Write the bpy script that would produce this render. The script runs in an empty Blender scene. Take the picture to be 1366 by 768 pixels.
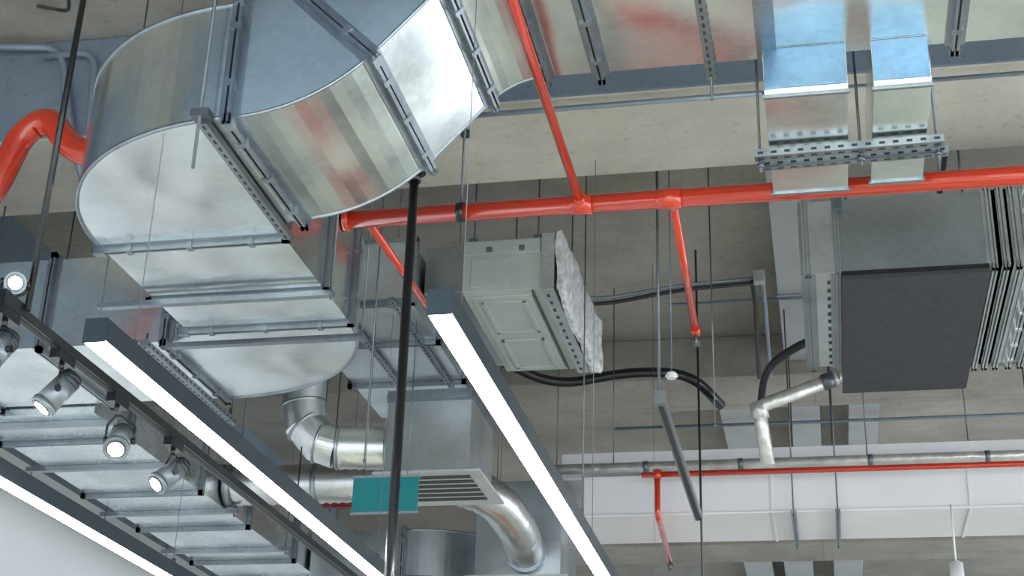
import bpy, bmesh, math, random
from mathutils import Vector, Matrix, noise
random.seed(4)
V=Vector
EYE=1.6           # eye height above the floor; builders below use heights relative to the eye
CEIL=4.17
def TOP(y):
    if y<2.2: return 3.9
    if 5.8<y<6.63: return 3.6
    if 10.17<y<10.93: return 3.85
    if 14.37<y<15.13: return 3.7
    return CEIL
# ------------------------------------------------------------------ materials
def newmat(name):
    m=bpy.data.materials.new(name); m.use_nodes=True
    nt=m.node_tree; b=nt.nodes["Principled BSDF"]
    return m,nt,b
def simple(name,col,rough=.5,metal=0,var=.08,scale=6,bump=.0,coat=0,spec=.5):
    m,nt,b=newmat(name); N=nt.nodes; L=nt.links
    tc=N.new("ShaderNodeTexCoord"); no=N.new("ShaderNodeTexNoise"); no.inputs["Scale"].default_value=scale; no.inputs["Detail"].default_value=5
    L.new(tc.outputs["Object"],no.inputs["Vector"])
    r=N.new("ShaderNodeValToRGB"); r.color_ramp.elements[0].position=.3; r.color_ramp.elements[1].position=.7
    r.color_ramp.elements[0].color=(*[c*(1-var) for c in col],1); r.color_ramp.elements[1].color=(*[min(1,c*(1+var)) for c in col],1)
    L.new(no.outputs["Fac"],r.inputs["Fac"]); L.new(r.outputs["Color"],b.inputs["Base Color"])
    b.inputs["Roughness"].default_value=rough; b.inputs["Metallic"].default_value=metal
    b.inputs["Coat Weight"].default_value=coat; b.inputs["Specular IOR Level"].default_value=spec
    if bump:
        bp=N.new("ShaderNodeBump"); bp.inputs["Strength"].default_value=bump; bp.inputs["Distance"].default_value=.02
        L.new(no.outputs["Fac"],bp.inputs["Height"]); L.new(bp.outputs["Normal"],b.inputs["Normal"])
    return m
def galv(name,col=(.78,.80,.80),rough=.3,wav=.35,dark=.75):
    m,nt,b=newmat(name); N=nt.nodes; L=nt.links
    tc=N.new("ShaderNodeTexCoord")
    vo=N.new("ShaderNodeTexVoronoi"); vo.inputs["Scale"].default_value=45
    n1=N.new("ShaderNodeTexNoise"); n1.inputs["Scale"].default_value=3.6; n1.inputs["Detail"].default_value=4
    n2=N.new("ShaderNodeTexNoise"); n2.inputs["Scale"].default_value=2.0; n2.inputs["Detail"].default_value=0
    for n in (vo,n1,n2): L.new(tc.outputs["Object"],n.inputs["Vector"])
    sep=N.new("ShaderNodeSeparateColor"); L.new(vo.outputs["Color"],sep.inputs[0])
    mx=N.new("ShaderNodeMath"); mx.operation='MULTIPLY_ADD'; mx.inputs[1].default_value=.13; L.new(sep.outputs[0],mx.inputs[0]); 
    ms=N.new("ShaderNodeMath"); ms.operation='MULTIPLY'; ms.inputs[1].default_value=.9; L.new(n1.outputs["Fac"],ms.inputs[0]); L.new(ms.outputs[0],mx.inputs[2])
    r=N.new("ShaderNodeValToRGB"); r.color_ramp.elements[0].position=.32; r.color_ramp.elements[1].position=.66
    r.color_ramp.elements[0].color=(*[c*dark for c in col],1); r.color_ramp.elements[1].color=(*col,1)
    L.new(mx.outputs[0],r.inputs["Fac"]); L.new(r.outputs["Color"],b.inputs["Base Color"])
    b.inputs["Metallic"].default_value=1
    rr=N.new("ShaderNodeMapRange"); rr.inputs["To Min"].default_value=rough-.02; rr.inputs["To Max"].default_value=rough+.06
    L.new(mx.outputs[0],rr.inputs["Value"]); L.new(rr.outputs[0],b.inputs["Roughness"])
    bp=N.new("ShaderNodeBump"); bp.inputs["Strength"].default_value=wav; bp.inputs["Distance"].default_value=.12
    L.new(n2.outputs["Fac"],bp.inputs["Height"]); L.new(bp.outputs["Normal"],b.inputs["Normal"])
    return m
def emis(name,col,st):
    m,nt,b=newmat(name); b.inputs["Base Color"].default_value=(*col,1)
    b.inputs["Emission Color"].default_value=(*col,1); b.inputs["Emission Strength"].default_value=st
    return m
def concrete(name,c1,c2,joint=None):
    m,nt,b=newmat(name); N=nt.nodes; L=nt.links
    tc=N.new("ShaderNodeTexCoord")
    n1=N.new("ShaderNodeTexNoise"); n1.inputs["Scale"].default_value=1.1; n1.inputs["Detail"].default_value=9; n1.inputs["Roughness"].default_value=.65
    n3=N.new("ShaderNodeTexNoise"); n3.inputs["Scale"].default_value=25; n3.inputs["Detail"].default_value=4
    L.new(tc.outputs["Object"],n1.inputs["Vector"]); L.new(tc.outputs["Object"],n3.inputs["Vector"])
    r=N.new("ShaderNodeValToRGB"); r.color_ramp.elements[0].position=.32; r.color_ramp.elements[1].position=.68
    r.color_ramp.elements[0].color=(*c1,1); r.color_ramp.elements[1].color=(*c2,1)
    L.new(n1.outputs["Fac"],r.inputs["Fac"]); col=r.outputs["Color"]
    r2=N.new("ShaderNodeValToRGB"); r2.color_ramp.elements[0].position=.28; r2.color_ramp.elements[1].position=.42
    r2.color_ramp.elements[0].color=(.6,.6,.6,1); r2.color_ramp.elements[1].color=(1,1,1,1)
    L.new(n3.outputs["Fac"],r2.inputs["Fac"])
    mm=N.new("ShaderNodeMix"); mm.data_type='RGBA'; mm.blend_type='MULTIPLY'; mm.inputs[0].default_value=.5
    L.new(col,mm.inputs[6]); L.new(r2.outputs["Color"],mm.inputs[7]); col=mm.outputs[2]
    if joint:
        br=N.new("ShaderNodeTexBrick"); br.offset=0
        br.inputs["Scale"].default_value=1; br.inputs["Brick Width"].default_value=joint[0]; br.inputs["Row Height"].default_value=joint[1]
        br.inputs["Mortar Size"].default_value=.006; br.inputs["Mortar Smooth"].default_value=.3
        br.inputs["Color1"].default_value=(1,1,1,1); br.inputs["Color2"].default_value=(.95,.95,.94,1); br.inputs["Mortar"].default_value=(.74,.72,.70,1)
        L.new(tc.outputs["Object"],br.inputs["Vector"])
        m2=N.new("ShaderNodeMix"); m2.data_type='RGBA'; m2.blend_type='MULTIPLY'; m2.inputs[0].default_value=1
        L.new(col,m2.inputs[6]); L.new(br.outputs["Color"],m2.inputs[7]); col=m2.outputs[2]
    L.new(col,b.inputs["Base Color"]); b.inputs["Roughness"].default_value=.85
    bp=N.new("ShaderNodeBump"); bp.inputs["Strength"].default_value=.25; bp.inputs["Distance"].default_value=.02
    L.new(n3.outputs["Fac"],bp.inputs["Height"]); L.new(bp.outputs["Normal"],b.inputs["Normal"])
    return m
def floormat():
    m,nt,b=newmat("floor_reflection_tones"); N=nt.nodes; L=nt.links
    tc=N.new("ShaderNodeTexCoord"); n1=N.new("ShaderNodeTexNoise"); n1.inputs["Scale"].default_value=.5; n1.inputs["Detail"].default_value=3
    L.new(tc.outputs["Object"],n1.inputs["Vector"])
    r=N.new("ShaderNodeValToRGB"); e=r.color_ramp.elements
    e[0].position=.40; e[0].color=(.13,.17,.18,1); e[1].position=.57; e[1].color=(.90,.90,.72,1)  # light and dark patches added so the duct undersides reflect clouded tones
    L.new(n1.outputs["Fac"],r.inputs["Fac"]); L.new(r.outputs["Color"],b.inputs["Base Color"]); b.inputs["Roughness"].default_value=.4
    return m
M={}
M['galv']=galv("galvanized_steel",(.86,.90,.89),.20,.30,.78)
M['galv2']=galv("galvanized_steel_dull",(.64,.68,.70),.28,.3,.78)
M['galvm']=galv("galvanized_steel_mid",(.76,.80,.81),.25,.3,.78)
M['galvd']=galv("galvanized_steel_dark",(.38,.42,.44),.33,.25,.78)  # darker steel tone for unit casings and the hanging track
M['galvb']=galv("blue_reflection_on_steel",(.25,.42,.62),.35,.2,.7)  # blue reflection on the tap faces, put into the steel colour
M['flange']=galv("flange_steel",(.38,.42,.46),.35,.1,.7)
M['flex']=galv("aluminium_flex",(.72,.73,.73),.30,.2,.75)
M['foil']=simple("foil_wrap",(.66,.65,.62),.4,.65,.2,14,.5)
M['red']=simple("red_pipe_paint",(.56,.036,.010),.18,0,.08,5,0,.4,.6)
M['redrefl']=simple("red_reflection_colour",(.72,.06,.05),.8,0,.25,2)
M['dark']=simple("slot_dark",(.03,.032,.035),.6)
M['black']=simple("black_metal",(.010,.011,.013),.3,.2,.2,8,0,.3)
M['alu']=simple("anodised_grey",(.055,.075,.09),.35,.6,.1)
M['led']=emis("led_diffuser",(1,.99,1),26)
M['lens']=emis("lamp_lens",(1,.98,1),26)
M['silver']=simple("silver_paint",(.28,.31,.34),.35,.6,.08)
M['zinc']=simple("zinc_rod",(.14,.16,.18),.4,.7,.15)
M['conduit']=simple("conduit_grey",(.26,.31,.38),.45,.4,.1)
M['insul']=simple("black_insulation",(.044,.044,.050),.85,0,.12,30,.15,0,.3)
M['wool']=simple("wool_insulation",(.50,.50,.51),.95,0,.35,24,.6)
M['fcu']=simple("fan_coil_casing",(.42,.46,.44),.4,.35,.06,3)
M['strip']=simple("strip_duct_paint",(.42,.43,.44),.5,.2,.08,3)
M['white']=simple("painted_duct",(.69,.67,.70),.55,0,.05,1.5)
M['teal']=simple("teal_panel",(.0,.17,.19),.4,0,.03)
M['plastic']=simple("white_plastic",(.7,.7,.7),.4,0,.03)
M['wall']=simple("wall_paint",(.74,.77,.80),.7,0,.04,1)
M['bluerefl']=simple("blue_reflection_panel",(.20,.27,.37),.8,0,.25,1)
M['conc']=concrete("concrete_slab",(.25,.23,.205),(.40,.375,.34),(60,1.35))
M['concb']=concrete("concrete_beam",(.42,.39,.345),(.62,.585,.53),(3.1,9))
M['concf']=concrete("concrete_daylight_blue",(.13,.17,.22),(.21,.26,.32))  # blue daylight on the beam's near face, put into the concrete colour
M['floor']=floormat()
# ------------------------------------------------------------------ mesh builder
class B:
    def __init__(s,name): s.name=name; s.bm=bmesh.new(); s.mats=[]
    def mi(s,k):
        if k not in s.mats: s.mats.append(k)
        return s.mats.index(k)
    def face(s,vs,k,smooth=False):
        try:
            f=s.bm.faces.new(vs); f.material_index=s.mi(k); f.smooth=smooth; return f
        except ValueError: return None
    def obox(s,c,ax,ay,az,k):   # ax,ay,az half-extent vectors
        c=V(c); ax=V(ax);ay=V(ay);az=V(az)
        v=[s.bm.verts.new(c+ax*i+ay*j+az*l) for l in(-1,1) for j in(-1,1) for i in(-1,1)]
        for q in((0,2,3,1),(4,5,7,6),(0,1,5,4),(2,6,7,3),(0,4,6,2),(1,3,7,5)): s.face([v[i] for i in q],k)
    def box(s,a,b,k):
        a=V(a);b=V(b); c=(a+b)/2;h=(b-a)/2
        s.obox(c,(h.x,0,0),(0,h.y,0),(0,0,h.z),k)
    def loops(s,loops,k,caps=True,smooth=False,ks=None):
        R=[[s.bm.verts.new(V(p)) for p in l] for l in loops]
        n=len(R[0])
        for a,b in zip(R,R[1:]):
            for i in range(n):
                j=(i+1)%n; s.face([a[i],a[j],b[j],b[i]],ks[i] if ks else k,smooth)
        if caps:
            s.face(R[0][::-1],k); s.face(R[-1],k)
    def tube(s,pts,r,k,seg=12,fillet=0,ribs=None,smooth=True,nf=9):
        pts=[V(p) for p in pts]
        if fillet and len(pts)>2:
            out=[pts[0]]
            for a,p,b in zip(pts,pts[1:],pts[2:]):
                d1=(a-p); d2=(b-p); f=min(fillet,d1.length*.49,d2.length*.49)
                A=p+d1.normalized()*f; C=p+d2.normalized()*f
                for i in range(nf):
                    t=i/(nf-1); out.append(A*(1-t)**2+p*2*t*(1-t)+C*t*t)
            out.append(pts[-1]); pts=out
        if ribs:
            out=[]; 
            for a,b in zip(pts,pts[1:]):
                n=max(1,int((b-a).length/(ribs/2)))
                out+= [a.lerp(b,i/n) for i in range(n)]
            pts=out+[pts[-1]]
        up=None; L=[]
        for i,p in enumerate(pts):
            t=(pts[min(i+1,len(pts)-1)]-pts[max(i-1,0)]).normalized()
            if up is None: up=t.orthogonal().normalized()
            up=(up-t*up.dot(t)).normalized(); w=t.cross(up)
            rr=r*(1+(.07 if i%2 else 0)) if ribs else r
            L.append([p+(up*math.cos(2*math.pi*q/seg)+w*math.sin(2*math.pi*q/seg))*rr for q in range(seg)])
        s.loops(L,k,True,smooth)
        return pts
    def cyl(s,a,b,r,k,seg=14,r2=None):
        a=V(a);b=V(b)
        if b.z==CEIL: b.z=TOP(b.y)-.001
        t=(b-a).normalized();u=t.orthogonal().normalized();w=t.cross(u)
        r2=r if r2 is None else r2
        s.loops([[p+(u*math.cos(2*math.pi*q/seg)+w*math.sin(2*math.pi*q/seg))*rr for q in range(seg)] for p,rr in((a,r),(b,r2))],k,True,True)
    def ring(s,loop,t,k='flange',prot=.028,clip=True,half=.007,ext=.0):
        """angle-iron flange around rectangular section `loop` with duct axis t"""
        t=V(t).normalized(); loop=[V(p) for p in loop]; c=sum(loop,V())/4
        for i in range(4):
            a=loop[i]; b=loop[(i+1)%4]; e=(b-a); ln=e.length; e=e.normalized(); m=(a+b)/2
            n=t.cross(e); n= n if n.dot(m-c)>0 else -n
            for sg in(-1,1):
                s.obox(m+n*prot/2+t*sg*.008,e*(ln/2+prot+ext),n*prot/2,t*half*.6,k)
            s.obox(m+n*.003,e*(ln/2+.005),n*.003,t*.034,k)
            if clip:
                nn=max(2,int(ln/.2))
                for j in range(nn):
                    p=a+e*ln*(j+.5)/nn
                    s.obox(p+n*(prot*.6),e*.012,n*prot*.55,t*.019,k)
                s.obox(a+n*prot*.6,e*.022,n*prot*.55,t*.018,k)
    def strut(s,a,b,w=.04,h=.022,k='flange',slot=True,dn=V((0,0,-1))):
        a=V(a);b=V(b);e=(b-a);ln=e.length;e.normalize(); n=e.cross(dn).normalized(); d=n.cross(e).normalized()
        s.obox((a+b)/2,e*ln/2,n*w/2,d*h/2,k)
        if slot:
            q=int(ln/.045)
            for i in range(q):
                p=a+e*(i+.5)*ln/q
                for sg in(-1,1): s.obox(p+d*sg*h/2,e*.012,n*w*.13,d*.001,'dark')
                s.obox(p-V((0,0,0))+n*w/2*(1 if n.y<0 else -1),e*.010,n*.001,d*h*.16,'dark')
    def done(s,bevel=0,disp=0):
        bmesh.ops.translate(s.bm,verts=s.bm.verts,vec=(0,0,EYE))
        bmesh.ops.recalc_face_normals(s.bm,faces=s.bm.faces)
        me=bpy.data.meshes.new(s.name); s.bm.to_mesh(me); s.bm.free()
        for k in s.mats: me.materials.append(M[k])
        o=bpy.data.objects.new(s.name,me); bpy.context.scene.collection.objects.link(o)
        if bevel:
            md=o.modifiers.new("bevel",'BEVEL'); md.width=bevel; md.segments=2; md.limit_method='ANGLE'
        return o
def rectx(x,y0,y1,z0,z1): return [(x,y0,z0),(x,y1,z0),(x,y1,z1),(x,y0,z1)]
def recty(y,x0,x1,z0,z1): return [(x0,y,z0),(x1,y,z0),(x1,y,z1),(x0,y,z1)]
# ------------------------------------------------------------------ room shell
XL,XR,YF,YB=-4.9,7.0,-5.0,19.0
b=B("floor"); b.box((XL-.2,YF-.2,-EYE-.15),(XR+.2,YB+.2,-EYE),'floor'); b.done()
b=B("ceiling"); b.box((XL-.2,2.2,CEIL),(XR+.2,YB+.2,CEIL+.25),'conc'); b.done()
b=B("ceiling"); b.box((XL-.2,YF-.2,3.9),(XR+.2,2.2,CEIL+.25),'bluerefl'); b.done()  # unseen panel added behind the camera so duct walls reflect blue-grey
b=B("ceiling_beam")
y0,y1=5.83,6.6
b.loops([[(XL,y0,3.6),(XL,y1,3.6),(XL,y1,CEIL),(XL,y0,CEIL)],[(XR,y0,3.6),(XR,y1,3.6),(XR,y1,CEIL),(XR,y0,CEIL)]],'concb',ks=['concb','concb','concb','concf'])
b.done(.012)
b=B("ceiling_beam"); b.box((XL,10.2,3.85),(XR,10.9,CEIL),'conc'); b.done(.01)
b=B("ceiling_beam"); b.box((XL,14.4,3.7),(XR,15.1,CEIL),'conc'); b.done(.01)
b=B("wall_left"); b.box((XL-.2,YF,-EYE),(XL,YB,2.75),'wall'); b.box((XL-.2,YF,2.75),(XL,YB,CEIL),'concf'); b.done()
b=B("wall_back"); b.box((XL,YB,-EYE),(XR,YB+.2,CEIL),'wall'); b.done()
b=B("wall_right")
b.box((XR,YF,-EYE),(XR+.2,YB,-.9),'wall'); b.box((XR,YF,2.6),(XR+.2,YB,CEIL),'wall')
for i in range(9): b.box((XR,YF+i*2.97,-.9),(XR+.2,YF+i*2.97+.25,2.6),'wall')
b.done()
b=B("wall_front")
b.box((XL,YF-.2,-EYE),(XR,YF,-1.3),'wall'); b.box((XL,YF-.2,2.2),(XR,YF,CEIL),'wall')
for i in range(6): b.box((XL+i*2.34,YF-.2,-1.3),(XL+i*2.34+.2,YF,2.2),'wall')
b.done()
b=B("red_reflection_sheet"); b.box((-1.5,9.6,-EYE),(-.75,12.5,-EYE+.02),'redrefl'); b.box((-.3,10.4,-EYE),(.1,12.5,-EYE+.02),'redrefl'); b.done(.005)  # unseen red sheets added to give the top duct its pink reflection
# ------------------------------------------------------------------ main duct
H0,H1=2.40,2.83
b=B("galvanized_duct")
b.loops([rectx(5.5,3.84,4.56,2.91,3.34),rectx(-.89,3.84,4.56,2.91,3.34)],'galv')
L=[]
for i in range(9):
    th=math.radians(45*i/8); x=-.89; z=2.627
    f=lambda r:(x-r*math.sin(th),z+r*math.cos(th))
    A=f(.283);C=f(.713)
    L.append([(A[0],3.84,A[1]),(A[0],4.56,A[1]),(C[0],4.56,C[1]),(C[0],3.84,C[1])])
for i in range(13):
    th=math.radians(45*(1-i/12)); x=-1.77; z=3.04
    f=lambda r:(x+r*math.sin(th),z-r*math.cos(th))
    A=f(.64);C=f(.21)
    L.append([(A[0],3.845,A[1]),(A[0],4.565,A[1]),(C[0],4.565,C[1]),(C[0],3.845,C[1])])
b.loops(L,'galv',False)
b.ring(L[0],(1,0,0)); b.ring(L[8],(1,0,1),prot=.034); b.ring(L[9],(1,0,1),prot=.036,half=.009); b.ring(L[-1],(1,0,0),prot=.034)
b.tube([l[1] for l in L],.006,'flange',8); b.tube([l[0] for l in L],.006,'flange',8)
def elbow(b,cx,cy,ri,ro,z0,z1,fn,n=24,k='galv'):
    L=[]
    for i in range(n+1):
        p=math.radians(90*i/n); d=fn(p)
        P=lambda r,z:(cx+r*d[0],cy+r*d[1],z)
        L.append([P(ro,z0),P(ri,z0),P(ri,z1),P(ro,z1)])
    b.loops(L,k,False)
    for r in(ro,):
        for z in(z0,z1): b.tube([(cx+r*fn(math.radians(90*i/n))[0],cy+r*fn(math.radians(90*i/n))[1],z) for i in range(n+1)],.008,'flange',8)
    return L
elbow(b,-1.77,4.69,.12,.845,H0,H1,lambda p:(-math.sin(p),-math.cos(p)))
X0,X1=-2.615,-1.89
b.loops([recty(4.69,X0,X1,H0,H1),recty(5.5,X0,X1,H0,H1)],'galv',False)
elbow(b,-2.74,5.5,.125,.85,H0,H1,lambda p:(math.cos(p),math.sin(p)))
b.loops([rectx(-2.74,5.625,6.35,H0,H1),rectx(-4.88,5.625,6.35,H0,H1)],'galv')
for y in(4.69,5.17,5.5): b.ring(recty(y,X0,X1,H0,H1),(0,1,0),clip=(y!=5.17))
for x in(-2.76,-3.35,-3.95,-4.5): b.ring(rectx(x,5.625,6.35,H0,H1),(1,0,0),clip=(x>-3))
for x in(-.69,.535,1.75): b.ring(rectx(x,3.84,4.56,2.91,3.34),(1,0,0),prot=.034)
for x in(-.1,1.1): b.ring(rectx(x,3.84,4.56,2.91,3.34),(1,0,0),prot=.004,clip=False)
b.done()
b=B("duct_support_strut"); b.strut((-.30,3.7,2.89),(-.30,4.62,2.89),.035,.025)
for y in(3.72,4.6): b.cyl((-.30,y,2.78),(-.30,y,CEIL),.005,'zinc',8)
b.done()
b=B("duct_support_strut"); b.strut((-1.85,3.82,2.38),(-1.86,4.66,2.38),.032,.025)
b.cyl((-1.85,3.80,2.2),(-1.85,3.80,CEIL),.006,'zinc',8)
b.box((-1.88,3.79,2.385),(-1.82,3.84,2.41),'zinc'); b.done()
for y,xa,xb in((5.13,-2.83,-1.83),(5.58,-2.72,-1.84)):
    b=B("duct_support_strut"); b.strut((xa,y,2.356),(xb,y,2.356),.032,.022,slot=False)
    for x in(xa+.012,): b.cyl((x,y,2.31),(x,y,CEIL),.004,'zinc',8)
    b.cyl((xb-.012,y,2.33),(xb-.012,y,CEIL),.004,'zinc',8)
    b.done()
b=B("duct_support_strut"); b.strut((-2.80,5.5,2.345),(-2.80,6.55,2.345),.035,.03)
for y in (5.53,6.5): b.cyl((-2.80,y,2.3),(-2.80,y,2.4),.005,'zinc',8)
b.done()
# secondary duct along the left wall
b=B("branch_duct")
xa,xb,za,zb=-4.14,-3.45,2.36,2.66
b.loops([recty(6.37,xa,xb,za,zb),recty(12,xa,xb,za,zb)],'galvm')
for y in [6.75,7.7,8.45,9.3,10.2,11]: b.ring(recty(y,xa,xb,za,zb),(0,1,0),clip=False,prot=.03)
for y in [6.48,7.19,8.1,9.0,9.8]:
    b.strut((xa-.1,y,za-.014),(xb+.08,y,za-.014),.035,.026,slot=False)
    for x in(xa-.07,xb+.06): b.cyl((x,y,za-.05),(x,y,CEIL),.005,'zinc',6)
b.done()
# taps below main duct
for xa,xb,ye in((-.115,.168,5.265),(.252,.443,5.225)):
    b=B("duct_tap")
    prof=[(4.50,2.909),(4.50,2.74),(4.51,2.73),(ye,2.73),(ye,3.05),(4.62,3.05),(4.60,2.909)]
    b.loops([[(xa,p[0],p[1]) for p in prof],[(xb,p[0],p[1]) for p in prof]],'galv')
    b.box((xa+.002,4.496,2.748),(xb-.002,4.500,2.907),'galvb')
    b.box((xa-.006,4.515,2.722),(xb+.006,4.53,2.736),'flange'); b.box((xa-.008,ye-.03,2.722),(xb+.008,ye-.01,2.74),'flange')
    b.done(.002)
b=B("duct_support_strut")
b.strut((-.17,4.88,2.70),(.50,4.86,2.70),.04,.03); b.strut((-.15,4.96,2.70),(.52,4.94,2.70),.03,.03)
for x in(-.15,.21,.48): b.cyl((x,4.90,2.64),(x,4.90,CEIL),.005,'zinc',8); b.cyl((x,4.9,2.66),(x,4.9,2.675),.014,'zinc',6)
b.done()
# ------------------------------------------------------------------ red pipes
def head(b,p,k='zinc'):
    p=V(p); b.cyl(p,p-V((0,0,.05)),.011,k,8); b.cyl(p-V((0,0,.05)),p-V((0,0,.055)),.02,k,10)
    b.tube([p-V((.014,0,.01)),p-V((.018,0,.03)),p-V((.008,0,.05))],.003,k,6); b.tube([p-V((-.014,0,.01)),p-V((-.018,0,.03)),p-V((-.008,0,.05))],.003,k,6)
b=B("sprinkler_pipe")
yp,zp=5.335,2.785
b.cyl((-1.885,yp,zp),(5.5,yp,zp),.038,'red',24)
b.cyl((-1.885,yp,zp),(-1.86,yp,zp),.048,'red',24)
for x in(-.89,-.53,1.6): b.cyl((x-.05,yp,zp),(x+.05,yp,zp),.041,'red',24)
b.tube([(-.885,yp,zp),(-.872,2.2,zp+.01)],.018,'red',16); b.cyl((-.887,yp,zp),(-.883,yp-.07,zp),.022,'red',16)
b.tube([(-.517,yp,zp),(-.545,6.70,zp-.01)],.018,'red',16); b.cyl((-.517,yp,zp),(-.519,yp+.07,zp),.022,'red',16)
b.cyl((-.545,6.66,zp-.01),(-.546,6.74,zp-.01),.023,'red',14)
head(b,(-.545,6.71,zp-.03))
b.tube([(-1.79,yp,zp),(-1.77,6.27,zp)],.018,'red',16)
b.cyl((-1.40,yp,zp),(-1.37,yp,zp),.043,'black',20); b.cyl((-1.385,yp,zp+.04),(-1.385,yp,CEIL),.006,'zinc',8)
b.cyl((.52,yp,zp+.03),(.52,yp,CEIL),.005,'zinc',8)
b.done()
b=B("sprinkler_pipe")
b.tube([(-3.7,4.9,2.35),(-3.26,4.9,2.76),(-3.17,4.9,3.06),(-3.06,4.9,3.13),(-2.90,4.9,2.93),(-2.3,4.9,2.93)],.055,'red',24,.14)
b.done()
b=B("sprinkler_pipe")
b.cyl((-1.1,9.1,2.80),(5,9.1,2.80),.018,'red',12)
b.tube([(-1.0,9.1,2.80),(-1.0,9.1,2.53),(-1.03,10.1,2.50)],.018,'red',12,.05); b.cyl((-1.0,9.1,2.83),(-1.0,9.1,2.77),.026,'red',12)
head(b,(-1.03,10.12,2.49)); b.done()
b=B("sprinkler_pipe"); b.cyl((-4.8,10.6,3.1),(-1.7,10.6,3.1),.022,'red',12); b.cyl((-3.0,10.6,3.1),(-3.0,10.6,CEIL),.006,'zinc',8); b.done()
# ------------------------------------------------------------------ linear lamps
def lamp(x,ya,yb,z=1.6):
    b=B("linear_pendant_light"); w=.035; h=.075
    b.box((x-w,ya,z+.006),(x+w,yb,z+h),'alu')
    b.box((x-w+.004,ya+.004,z),(x+w-.004,yb-.004,z+.008),'led')
    b.box((x-w-.001,ya-.003,z-.001),(x+w+.001,ya,z+h+.001),'alu')
    for y in(ya+.25,(ya+yb)/2,yb-.3):
        b.cyl((x,y,z+h),(x,y,z+h+.03),.012,'zinc',10); b.cyl((x,y,z+h),(x,y,CEIL),.0016,'zinc',6)
    b.done()
lamp(-2.055,3.73,9.6); lamp(-.998,3.66,9.2); lamp(-3.08,3.75,9.6)
for x in(-3,-2,-1,0,1,2,3,4,5): lamp(x,-4.5,.4)  # unseen rows added behind the camera to light the floor
# ------------------------------------------------------------------ track + spots
b=B("lighting_track"); b.box((-2.62,4.07,1.90),(-2.58,9.2,1.935),'black'); b.box((-2.61,4.08,1.897),(-2.59,9.19,1.90),'dark')
b.box((-2.63,4.05,1.89),(-2.57,4.08,1.945),'black')
b.cyl((-2.575,4.2,1.93),(-2.565,4.2,CEIL),.012,'black',10); b.cyl((-2.6,7,1.93),(-2.6,7,2.36),.004,'black',8)
b.cyl((-2.565,4.2,3.25),(-2.565,4.2,3.35),.02,'black',10)
b.done()
def spot(y,dirv,ln=.15,r=.045,off=(0,0,0),x=-2.6,up=False):
    b=B("track_spotlight"); d=V(dirv).normalized()
    if up:
        b.box((x-.018,y-.05,1.935),(x+.018,y+.05,1.95),'black'); base=V((x,y,1.95))
        c=V((x,y,2.005))+V(off); s=d.cross(V((0,0,1))).normalized(); hz=-.03
        b.tube([c+s*(r+.008),c+s*(r+.008)+V((0,0,hz)),base,c-s*(r+.008)+V((0,0,hz)),c-s*(r+.008)],.005,'black',8,.02)
    else:
        b.box((x-.018,y-.06,1.865),(x+.018,y+.06,1.90),'black'); b.cyl((x,y,1.87),(x,y,1.84),.01,'black',10)
        c=V((x,y,1.755))+V(off); s=d.cross(V((0,0,1))).normalized()
        b.tube([c+s*(r+.008),c+s*(r+.008)+V((0,0,.06)),V((x,y,1.84))+V(off)*.3,c-s*(r+.008)+V((0,0,.06)),c-s*(r+.008)],.005,'black',8,.02)
    for sg in(-1,1): b.cyl(c+s*sg*(r-.004),c+s*sg*(r+.014),.012,'black',12)
    a=c-d*ln*.5; e=c+d*ln*.5
    b.cyl(a-d*.012,a+d*.01,r*.75,'black',24,r*.95)
    b.cyl(a+d*.01,a+d*.03,r*.95,'alu',24)
    b.cyl(a+d*.03,e-d*.02,r*.93,'silver',24,r)
    b.cyl(e-d*.02,e,r*1.08,'silver',24)
    u=d.orthogonal().normalized(); w=d.cross(u)
    Lp=[]
    for rr,o in((r*1.08,0),(r*.88,.001),(r*.80,-.006)):
        Lp.append([e+d*o+(u*math.cos(2*math.pi*q/24)+w*math.sin(2*math.pi*q/24))*rr for q in range(24)])
    b.loops(Lp,'silver',False,True)
    b.cyl(e-d*.004,e+d*.003,r*.80,'alu',24); b.cyl(e,e+d*.005,r*.66,'lens',24)
    b.done()
spot(4.52,(-.45,-.25,-.75)); spot(4.97,(.25,-.75,-.75),off=(.03,0,-.03)); spot(5.50,(-.5,-.6,-.75)); spot(4.12,(-.1,-.6,-.8),off=(-.01,0,0))
spot(4.14,(2.6,-4.15,-1.9),ln=.09,r=.034,up=True)
# ------------------------------------------------------------------ pole & sign
b=B("black_pole")
b.cyl((-1.51,5.06,-EYE),(-1.51,5.06,2.83),.0185,'black',20); b.cyl((-1.51,5.06,2.79),(-1.51,5.06,2.83),.026,'black',20); b.cyl((-1.51,5.06,2.83),(-1.51,5.06,2.85),.045,'black',24,.03)
b.cyl((-1.51,5.06,2.85),(-1.51,5.06,CEIL),.006,'zinc',8)
b.cyl((-1.51,5.06,-EYE),(-1.51,5.06,-EYE+.015),.08,'black',24)
b.done()
b=B("exit_sign")
b.box((-2.275,6.90,1.975),(-1.94,6.912,2.155),'teal'); b.box((-2.28,6.895,2.150),(-1.935,6.917,2.162),'silver')
b.box((-2.28,6.896,1.968),(-1.935,6.916,1.976),'silver')
for x in(-2.22,-2.0): b.cyl((x,6.906,2.16),(x,6.906,2.99),.002,'zinc',6)
b.done()
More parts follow.
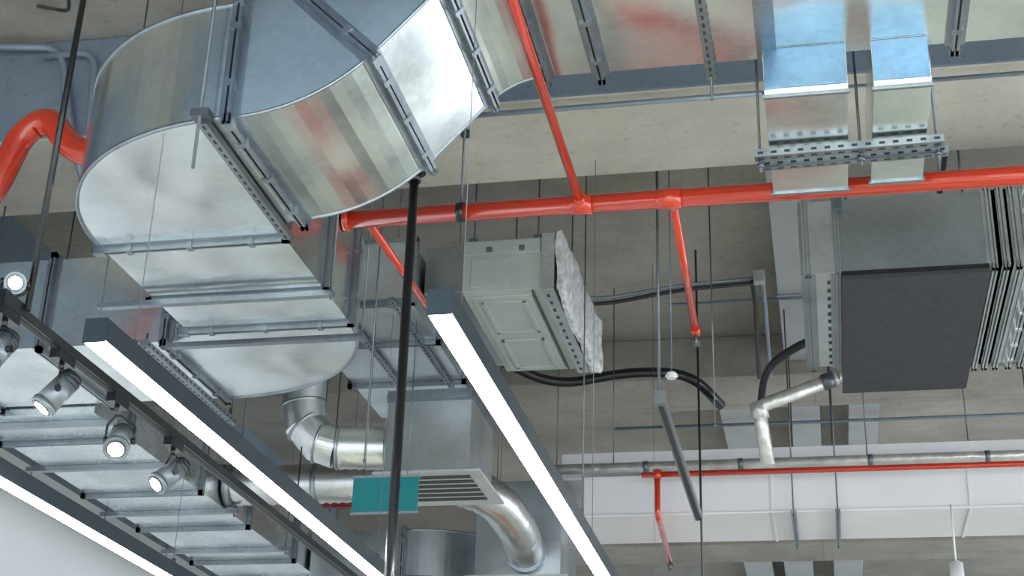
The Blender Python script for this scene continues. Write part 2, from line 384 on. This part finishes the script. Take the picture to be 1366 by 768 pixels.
# ------------------------------------------------------------------ round ducts & plenums
def grille(b,x0,x1,y0,y1,z,k='strip'):
    b.box((x0,y0,z-.012),(x1,y1,z),k)
    n=6; m=.07
    for i in range(n):
        ya=y0+m+(y1-y0-2*m)*i/n; b.box((x0+m,ya,z-.016),(x1-m,ya+(y1-y0-2*m)/n*.55,z-.0125),'dark')
b=B("plenum_box")
b.box((-2.25,7.32,2.30),(-1.79,7.86,2.73),'galv2'); b.ring([( -2.25,7.32,2.73),(-1.79,7.32,2.73),(-1.79,7.86,2.73),(-2.25,7.86,2.73)],(0,0,1),prot=.01,clip=False)
grille(b,-2.30,-1.72,7.27,7.90,2.30)
for x in(-2.2,-1.84): b.cyl((x,7.6,2.7),(x,7.6,2.99),.004,'zinc',6)
b.done()
b=B("round_duct")
pts=[(-2.76,7.40,3.3),(-2.76,7.40,2.74),(-2.74,7.41,2.62),(-2.66,7.43,2.53),(-2.56,7.45,2.50)]
b.tube(pts,.118,'flex',36,smooth=False)
for p,q in zip(pts[1:],pts[2:]+[(-2.4,7.48,2.50)]):
    d=(V(q)-V(p)).normalized(); b.cyl(V(p)-d*.006,V(p)+d*.006,.123,'flange',36)
b.tube([(-2.56,7.45,2.50),(-2.25,7.5,2.50)],.113,'flex',32,0,.045)
b.cyl((-2.30,7.49,2.50),(-2.27,7.495,2.50),.124,'flange',28)
b.done()
b=B("round_duct")
b.tube([(-3.44,8.1,2.5),(-2.15,8.1,2.5),(-1.86,8.25,2.44),(-1.80,8.7,2.36),(-1.84,9.14,2.32)],.112,'flex',32,.16,.05)
b.cyl((-3.44,8.1,2.5),(-3.40,8.1,2.5),.13,'flange',28); b.cyl((-1.83,9.08,2.32),(-1.84,9.14,2.32),.13,'flange',28)
b.cyl((-2.9,8.1,2.5),(-2.87,8.1,2.5),.124,'flange',28)
b.done()
b=B("plenum_box")
b.box((-2.17,9.15,2.18),(-1.62,9.75,2.80),'galv2'); grille(b,-2.22,-1.57,9.10,9.80,2.18)
for x in(-2.1,-1.7): b.cyl((x,9.4,2.78),(x,9.4,CEIL),.004,'zinc',6)
b.done()
b=B("branch_duct")
b.loops([rectx(-3.43,9.6,10.2,2.3,2.62),rectx(-2.75,9.6,10.2,2.3,2.62)],'galv2')
elbow(b,-2.75,10.25,.05,.65,2.3,2.62,lambda p:(math.sin(p),-math.cos(p)),k='galv2')
b.loops([recty(10.25,-2.70,-2.10,2.3,2.62),recty(12,-2.70,-2.10,2.3,2.62)],'galv2')
b.ring(rectx(-2.78,9.6,10.2,2.3,2.62),(1,0,0)); b.ring(recty(10.3,-2.70,-2.10,2.3,2.62),(0,1,0)); b.done()
# duct left of fan coil
b=B("branch_duct")
b.loops([recty(6.64,-2.62,-1.97,3.0,3.32),recty(8.4,-2.62,-1.97,3.0,3.32)],'galv2')
b.ring(recty(6.66,-2.62,-1.97,3.0,3.32),(0,1,0))
for x in(-2.34,-2.05): b.strut((x,6.6,2.985),(x,7.9,2.985),.03,.022)
for y in(7.2,7.8): b.ring(recty(y,-2.62,-1.97,3.0,3.32),(0,1,0),clip=False)
b.done()
# ------------------------------------------------------------------ fan coil
b=B("fan_coil_unit")
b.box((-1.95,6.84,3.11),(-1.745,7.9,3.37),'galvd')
b.box((-1.745,6.82,3.10),(-1.33,7.97,3.385),'fcu')
b.box((-1.735,6.805,3.30),(-1.34,6.822,3.375),'fcu'); b.box((-1.70,6.812,3.12),(-1.50,6.822,3.28),'fcu')
b.box((-1.71,6.88,3.090),(-1.39,7.93,3.101),'fcu')
for (ya,yb) in((6.93,7.36),(7.46,7.89)):
    xa,xb=-1.67,-1.43
    for q in((xa,ya,xb,ya+.02),(xa,yb-.02,xb,yb),(xa,ya,xa+.02,yb),(xb-.02,ya,xb,yb)): b.box((q[0],q[1],3.082),(q[2],q[3],3.091),'fcu')
b.box((-1.38,6.83,3.085),(-1.375,7.95,3.10),'dark')
b.box((-1.33,6.80,3.08),(-1.262,7.99,3.40),'galv2')
for i in range(12): b.box((-1.31,6.86+i*.095,3.076),(-1.295,6.89+i*.095,3.082),'dark')
for x in(-1.7,-1.36):
    for y in(6.86,7.9):
        b.box((x-.02,y-.03,3.385),(x+.02,y+.03,3.41),'zinc'); b.cyl((x,y,3.3),(x,y,CEIL),.005,'zinc',8)
for x in(-1.62,-1.45): b.box((x,6.800,3.31),(x+.03,6.808,3.34),'zinc')
b.done(.003)
b=B("wool_insulation")
n=60; Lp=[]
for i in range(n+1):
    t=i/n; y=6.80+1.22*t
    l=[]; wd=.018+.012*t+.02*max(0,t-.88)*6
    for j in range(24):
        a=2*math.pi*j/24; cx=math.cos(a);sz=math.sin(a)
        px=-1.238+wd*max(-1,min(1,cx*1.3)); pz=3.245+.165*max(-1,min(1,sz*1.25))
        o=noise.noise_vector(V((px*5,y*4,pz*5)))*.022+noise.noise_vector(V((px*18,y*16,pz*18)))*.005
        l.append((px+o.x,y+o.y*.3,pz+o.z*1.1))
    Lp.append(l)
b.loops(Lp,'wool',True,True); b.done()
# ------------------------------------------------------------------ black insulated unit right
b=B("insulated_air_handler")
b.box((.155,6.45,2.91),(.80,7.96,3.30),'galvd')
b.box((.150,6.44,2.885),(.805,7.97,2.912),'insul')
b.box((.150,6.435,2.905),(.805,6.452,2.925),'black')
b.box((-.02,6.45,2.93),(.15,7.66,3.30),'galv2')
b.ring(rectx(.135,6.46,7.66,2.93,3.30),(1,0,0),prot=.022,clip=False); b.ring(rectx(.0,6.46,7.66,2.93,3.30),(1,0,0),prot=.02,clip=False)
for i in range(6): b.box((-.025,6.46,2.96+i*.06),(-.02,6.47,2.98+i*.06),'dark')
for i in range(12): b.box((.085,6.55+i*.095,2.926),(.10,6.58+i*.095,2.931),'dark')
for i,x in enumerate((.83,.88,.935,1.0,1.06)): b.ring(rectx(x,6.46,7.70,2.93,3.30),(1,0,0),prot=.034,clip=(i==3),k='galv2')
b.box((.80,6.47,2.94),(.99,7.69,3.29),'dark')
b.box((.99,6.46,2.93),(4.5,7.70,3.30),'galv2')
for x in(.2,.75):
    for y in(6.7,7.9): b.cyl((x,y,3.28),(x,y,CEIL),.006,'zinc',8)
b.box((.13,6.41,3.24),(.17,6.45,3.33),'zinc'); b.done()
# ------------------------------------------------------------------ white duct, pipes
b=B("painted_duct")
b.box((-1.50,9.30,2.60),(5.5,10.02,2.86),'white'); b.box((-1.66,9.36,2.86),(5.5,10.02,3.04),'white')
b.box((-1.51,9.29,2.59),(5.5,9.31,2.605),'white'); 
for x in(-.3,.9,2.1): b.box((x-.01,9.292,2.59),(x+.01,9.3,2.86),'white'); b.box((x-.01,9.3,2.592),(x+.01,10.02,2.60),'white')
b.done(.004)
for x in(-.17,.10,1.4):
    b=B("duct_hanger"); b.strut((x,9.22,2.575),(x,10.1,2.575),.03,.022)
    for y in(9.25,10.07): b.cyl((x,y,2.55),(x,y,CEIL),.005,'zinc',6)
    b.done()
b=B("water_pipe"); b.cyl((-1.68,9.2,2.885),(5,9.2,2.885),.032,'foil',16)
for x in(-1.1,-.5,.3,1): b.cyl((x,9.2,2.885),(x+.03,9.2,2.885),.037,'zinc',16)
b.done()
b=B("foil_insulated_pipe")
b.tube([(.14,8.8,3.29),(-.34,8.8,3.12),(-.30,8.85,2.76)],.042,'foil',18,.05)
b.tube([(.14,8.8,3.29),(.30,8.9,3.33)],.03,'foil',16); b.cyl((-.345,8.8,3.15),(-.33,8.82,3.05),.053,'foil',18); b.cyl((.05,8.8,3.26),(.12,8.8,3.283),.05,'zinc',18)
b.done()
# ------------------------------------------------------------------ strut/track bar
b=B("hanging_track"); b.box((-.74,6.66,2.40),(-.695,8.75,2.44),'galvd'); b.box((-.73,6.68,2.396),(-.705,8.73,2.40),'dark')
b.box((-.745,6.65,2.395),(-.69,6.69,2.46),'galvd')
b.cyl((-.72,6.66,2.44),(-.72,6.66,CEIL),.007,'zinc',8); b.cyl((-.70,8.72,1.2),(-.70,8.72,CEIL),.007,'black',8)
b.done()
b=B("smoke_detector"); b.cyl((-.66,6.66,2.53),(-.66,6.66,2.55),.032,'plastic',20,.02); b.cyl((-.66,6.66,2.52),(-.66,6.66,2.53),.022,'plastic',20); b.cyl((-.66,6.66,2.55),(-.66,6.66,CEIL),.003,'zinc',6); b.done()
# ------------------------------------------------------------------ ceiling strips
for n,(xa,xb,ya,yb) in enumerate(((-.20,.03,6.62,10.19),(-.20,.03,10.91,14.39),(.25,.48,10.91,14.39),(-.74,-.46,10.91,14.39),(-.84,-.55,15.11,18.9),(-.42,-.12,15.11,18.9),(.1,.4,15.11,18.9))):
    b=B("ceiling_duct"); b.box((xa,ya,3.95 if ya<15 else 3.9),(xb,yb,CEIL-.001),'strip')
    for y in range(int(ya)+1,int(yb),2): b.box((xa-.01,y,3.94),(xb+.01,y+.03,3.95),'flange')
    b.done(.004)
# ------------------------------------------------------------------ conduits & cables
def wire(name,pts,r,k,f=.1):
    b=B(name); b.tube(pts,r,k,8,f); b.done()
wire("steel_conduit",[(-1.62,5.86,3.56),(-.16,5.86,3.56)],.013,'conduit'); wire("steel_conduit",[(-.16,5.86,3.56),(5,5.86,3.54)],.008,'conduit')
wire("steel_conduit",[(-4.6,5.6,4.1),(-3.62,5.79,4.1),(-3.45,5.79,3.5),(-3.35,5.9,3.2)],.02,'conduit')
wire("steel_conduit",[(-3.7,5.78,4.05),(-3.42,5.78,4.05),(-3.38,5.78,3.55),(-3.36,6.1,3.5)],.018,'conduit')
wire("steel_conduit",[(-3.1,5.78,4.15),(-3.0,5.78,3.95),(-2.5,5.78,3.95)],.014,'conduit')
wire("black_cable",[(-3.6,5.5,4.15),(-3.3,5.3,3.95),(-2.9,4.5,3.75),(-2.60,4.25,3.5)],.010,'black')
wire("black_cable",[(-2.1,9.0,3.62),(-1.7,9.3,3.5),(-1.2,9.3,3.58),(-.8,9.3,3.55),(-.62,9.6,3.42)],.035,'black',.2)
wire("black_cable",[(-1.75,8.3,3.7),(-1.3,8.57,3.75),(-.8,8.55,3.82),(-.26,8.5,3.82)],.014,'dark',.2)
wire("black_cable",[(-1.75,8.3,3.73),(-1.3,8.57,3.79),(-.8,8.55,3.85),(-.26,8.5,3.85)],.012,'conduit',.2)
wire("black_cable",[(-.34,8.5,3.85),(-.34,8.9,3.85),(-.38,10.1,3.80)],.014,'dark'); wire("black_cable",[(-.28,8.5,3.85),(-.28,8.9,3.85),(-.30,10.1,3.80)],.014,'conduit')
for i,dz in enumerate((0,.05,.1)):
    wire("black_cable",[(.12,8.4+.1*i,3.42+dz),(-.1,8.7+.1*i,3.46+dz),(-.30,8.9+.1*i,3.40+dz),(-.34,8.95,3.16)],.022 if i<2 else .012,'insul',.2)
wire("steel_conduit",[(-1.6,11.4,3.9),(4,11.4,3.9)],.014,'conduit'); wire("steel_conduit",[(-.9,9.0,3.92),(4,9.0,3.92)],.010,'conduit')
wire("steel_conduit",[(.5,5.6,3.4),(4,5.6,3.4)],.010,'conduit'); wire("steel_conduit",[(.7,6.7,3.7),(.72,9.8,3.9)],.014,'zinc')
b=B("junction_box"); b.box((-.33,8.44,3.80),(-.26,8.50,3.88),'strip'); b.done(.005)
b=B("anchor_bracket"); b.cyl((-1.57,6.06,3.6),(-1.57,6.06,3.57),.022,'dark',12); b.cyl((-1.57,6.06,3.0),(-1.57,6.06,3.57),.003,'dark',6); b.done()
rods=[(-1.2,7.4,2.0),(-2.0,6.2,2.0),(-.5,7.2,2.45),(-3.3,4.3,2.4),(-3.2,9.0,2.7),(.3,9.25,2.9),(-1.3,9.25,2.9),(.95,9.6,3.05)]
for x,y,z in rods:
    b=B("threaded_rod"); b.cyl((x,y,z),(x,y,CEIL),.004,'zinc',6); b.cyl((x,y,z+.01),(x,y,z+.02),.009,'zinc',6); b.done()
b=B("pendant_lamp"); b.cyl((.77,9.17,1.98),(.77,9.17,2.22),.05,'plastic',24,.04); b.cyl((.77,9.17,2.22),(.77,9.17,2.235),.04,'plastic',24,.008); b.cyl((.77,9.17,2.23),(.77,9.17,2.58),.006,'plastic',8); b.done()
# ------------------------------------------------------------------ light
def area(name,loc,rot,sx,sy,p,col=(1,1,1)):
    l=bpy.data.lights.new(name,'AREA'); l.shape='RECTANGLE'; l.size=sx; l.size_y=sy; l.energy=p; l.color=col
    o=bpy.data.objects.new(name,l); o.location=(loc[0],loc[1],loc[2]+EYE); o.rotation_euler=rot; bpy.context.scene.collection.objects.link(o)
area("daylight_fill_area",(1,YF+.1,.45),(math.radians(90),0,0),11,3.4,330,(.82,.91,1))  # added area light on the unseen front side, stands in for daylight
area("daylight_fill_area",(XR-.1,6,.9),(math.radians(90),0,math.radians(90)),22,3.2,850,(.86,.93,1))  # added area light on the unseen right side, stands in for daylight
area("floor_fill_area",(1,-1.5,2.2),(0,0,0),9,.4,520,(1,.98,.94))  # unseen area light added to brighten the floor
w=bpy.data.worlds.new("World"); bpy.context.scene.world=w; w.use_nodes=True
bg=w.node_tree.nodes["Background"]; bg.inputs[0].default_value=(.85,.93,1,1); bg.inputs[1].default_value=.85
bpy.context.scene.view_settings.view_transform='Standard'
# ------------------------------------------------------------------ camera
Xc=V((.9795,-.0541,-.1940)).normalized(); Yc=V((.1995,.4043,.8926)); Yc=(Yc-Xc*Yc.dot(Xc)).normalized(); Zc=Xc.cross(Yc)
R=Matrix(((Xc[0],-Xc[1],-Xc[2]),(Yc[0],-Yc[1],-Yc[2]),(Zc[0],-Zc[1],-Zc[2])))
cd=bpy.data.cameras.new("camera"); cd.lens=2000/1366*36; cd.sensor_width=36; cd.clip_end=200
co=bpy.data.objects.new("camera",cd); co.matrix_world=Matrix.Translation((0,0,EYE)) @ R.to_4x4()
bpy.context.scene.collection.objects.link(co); bpy.context.scene.camera=co
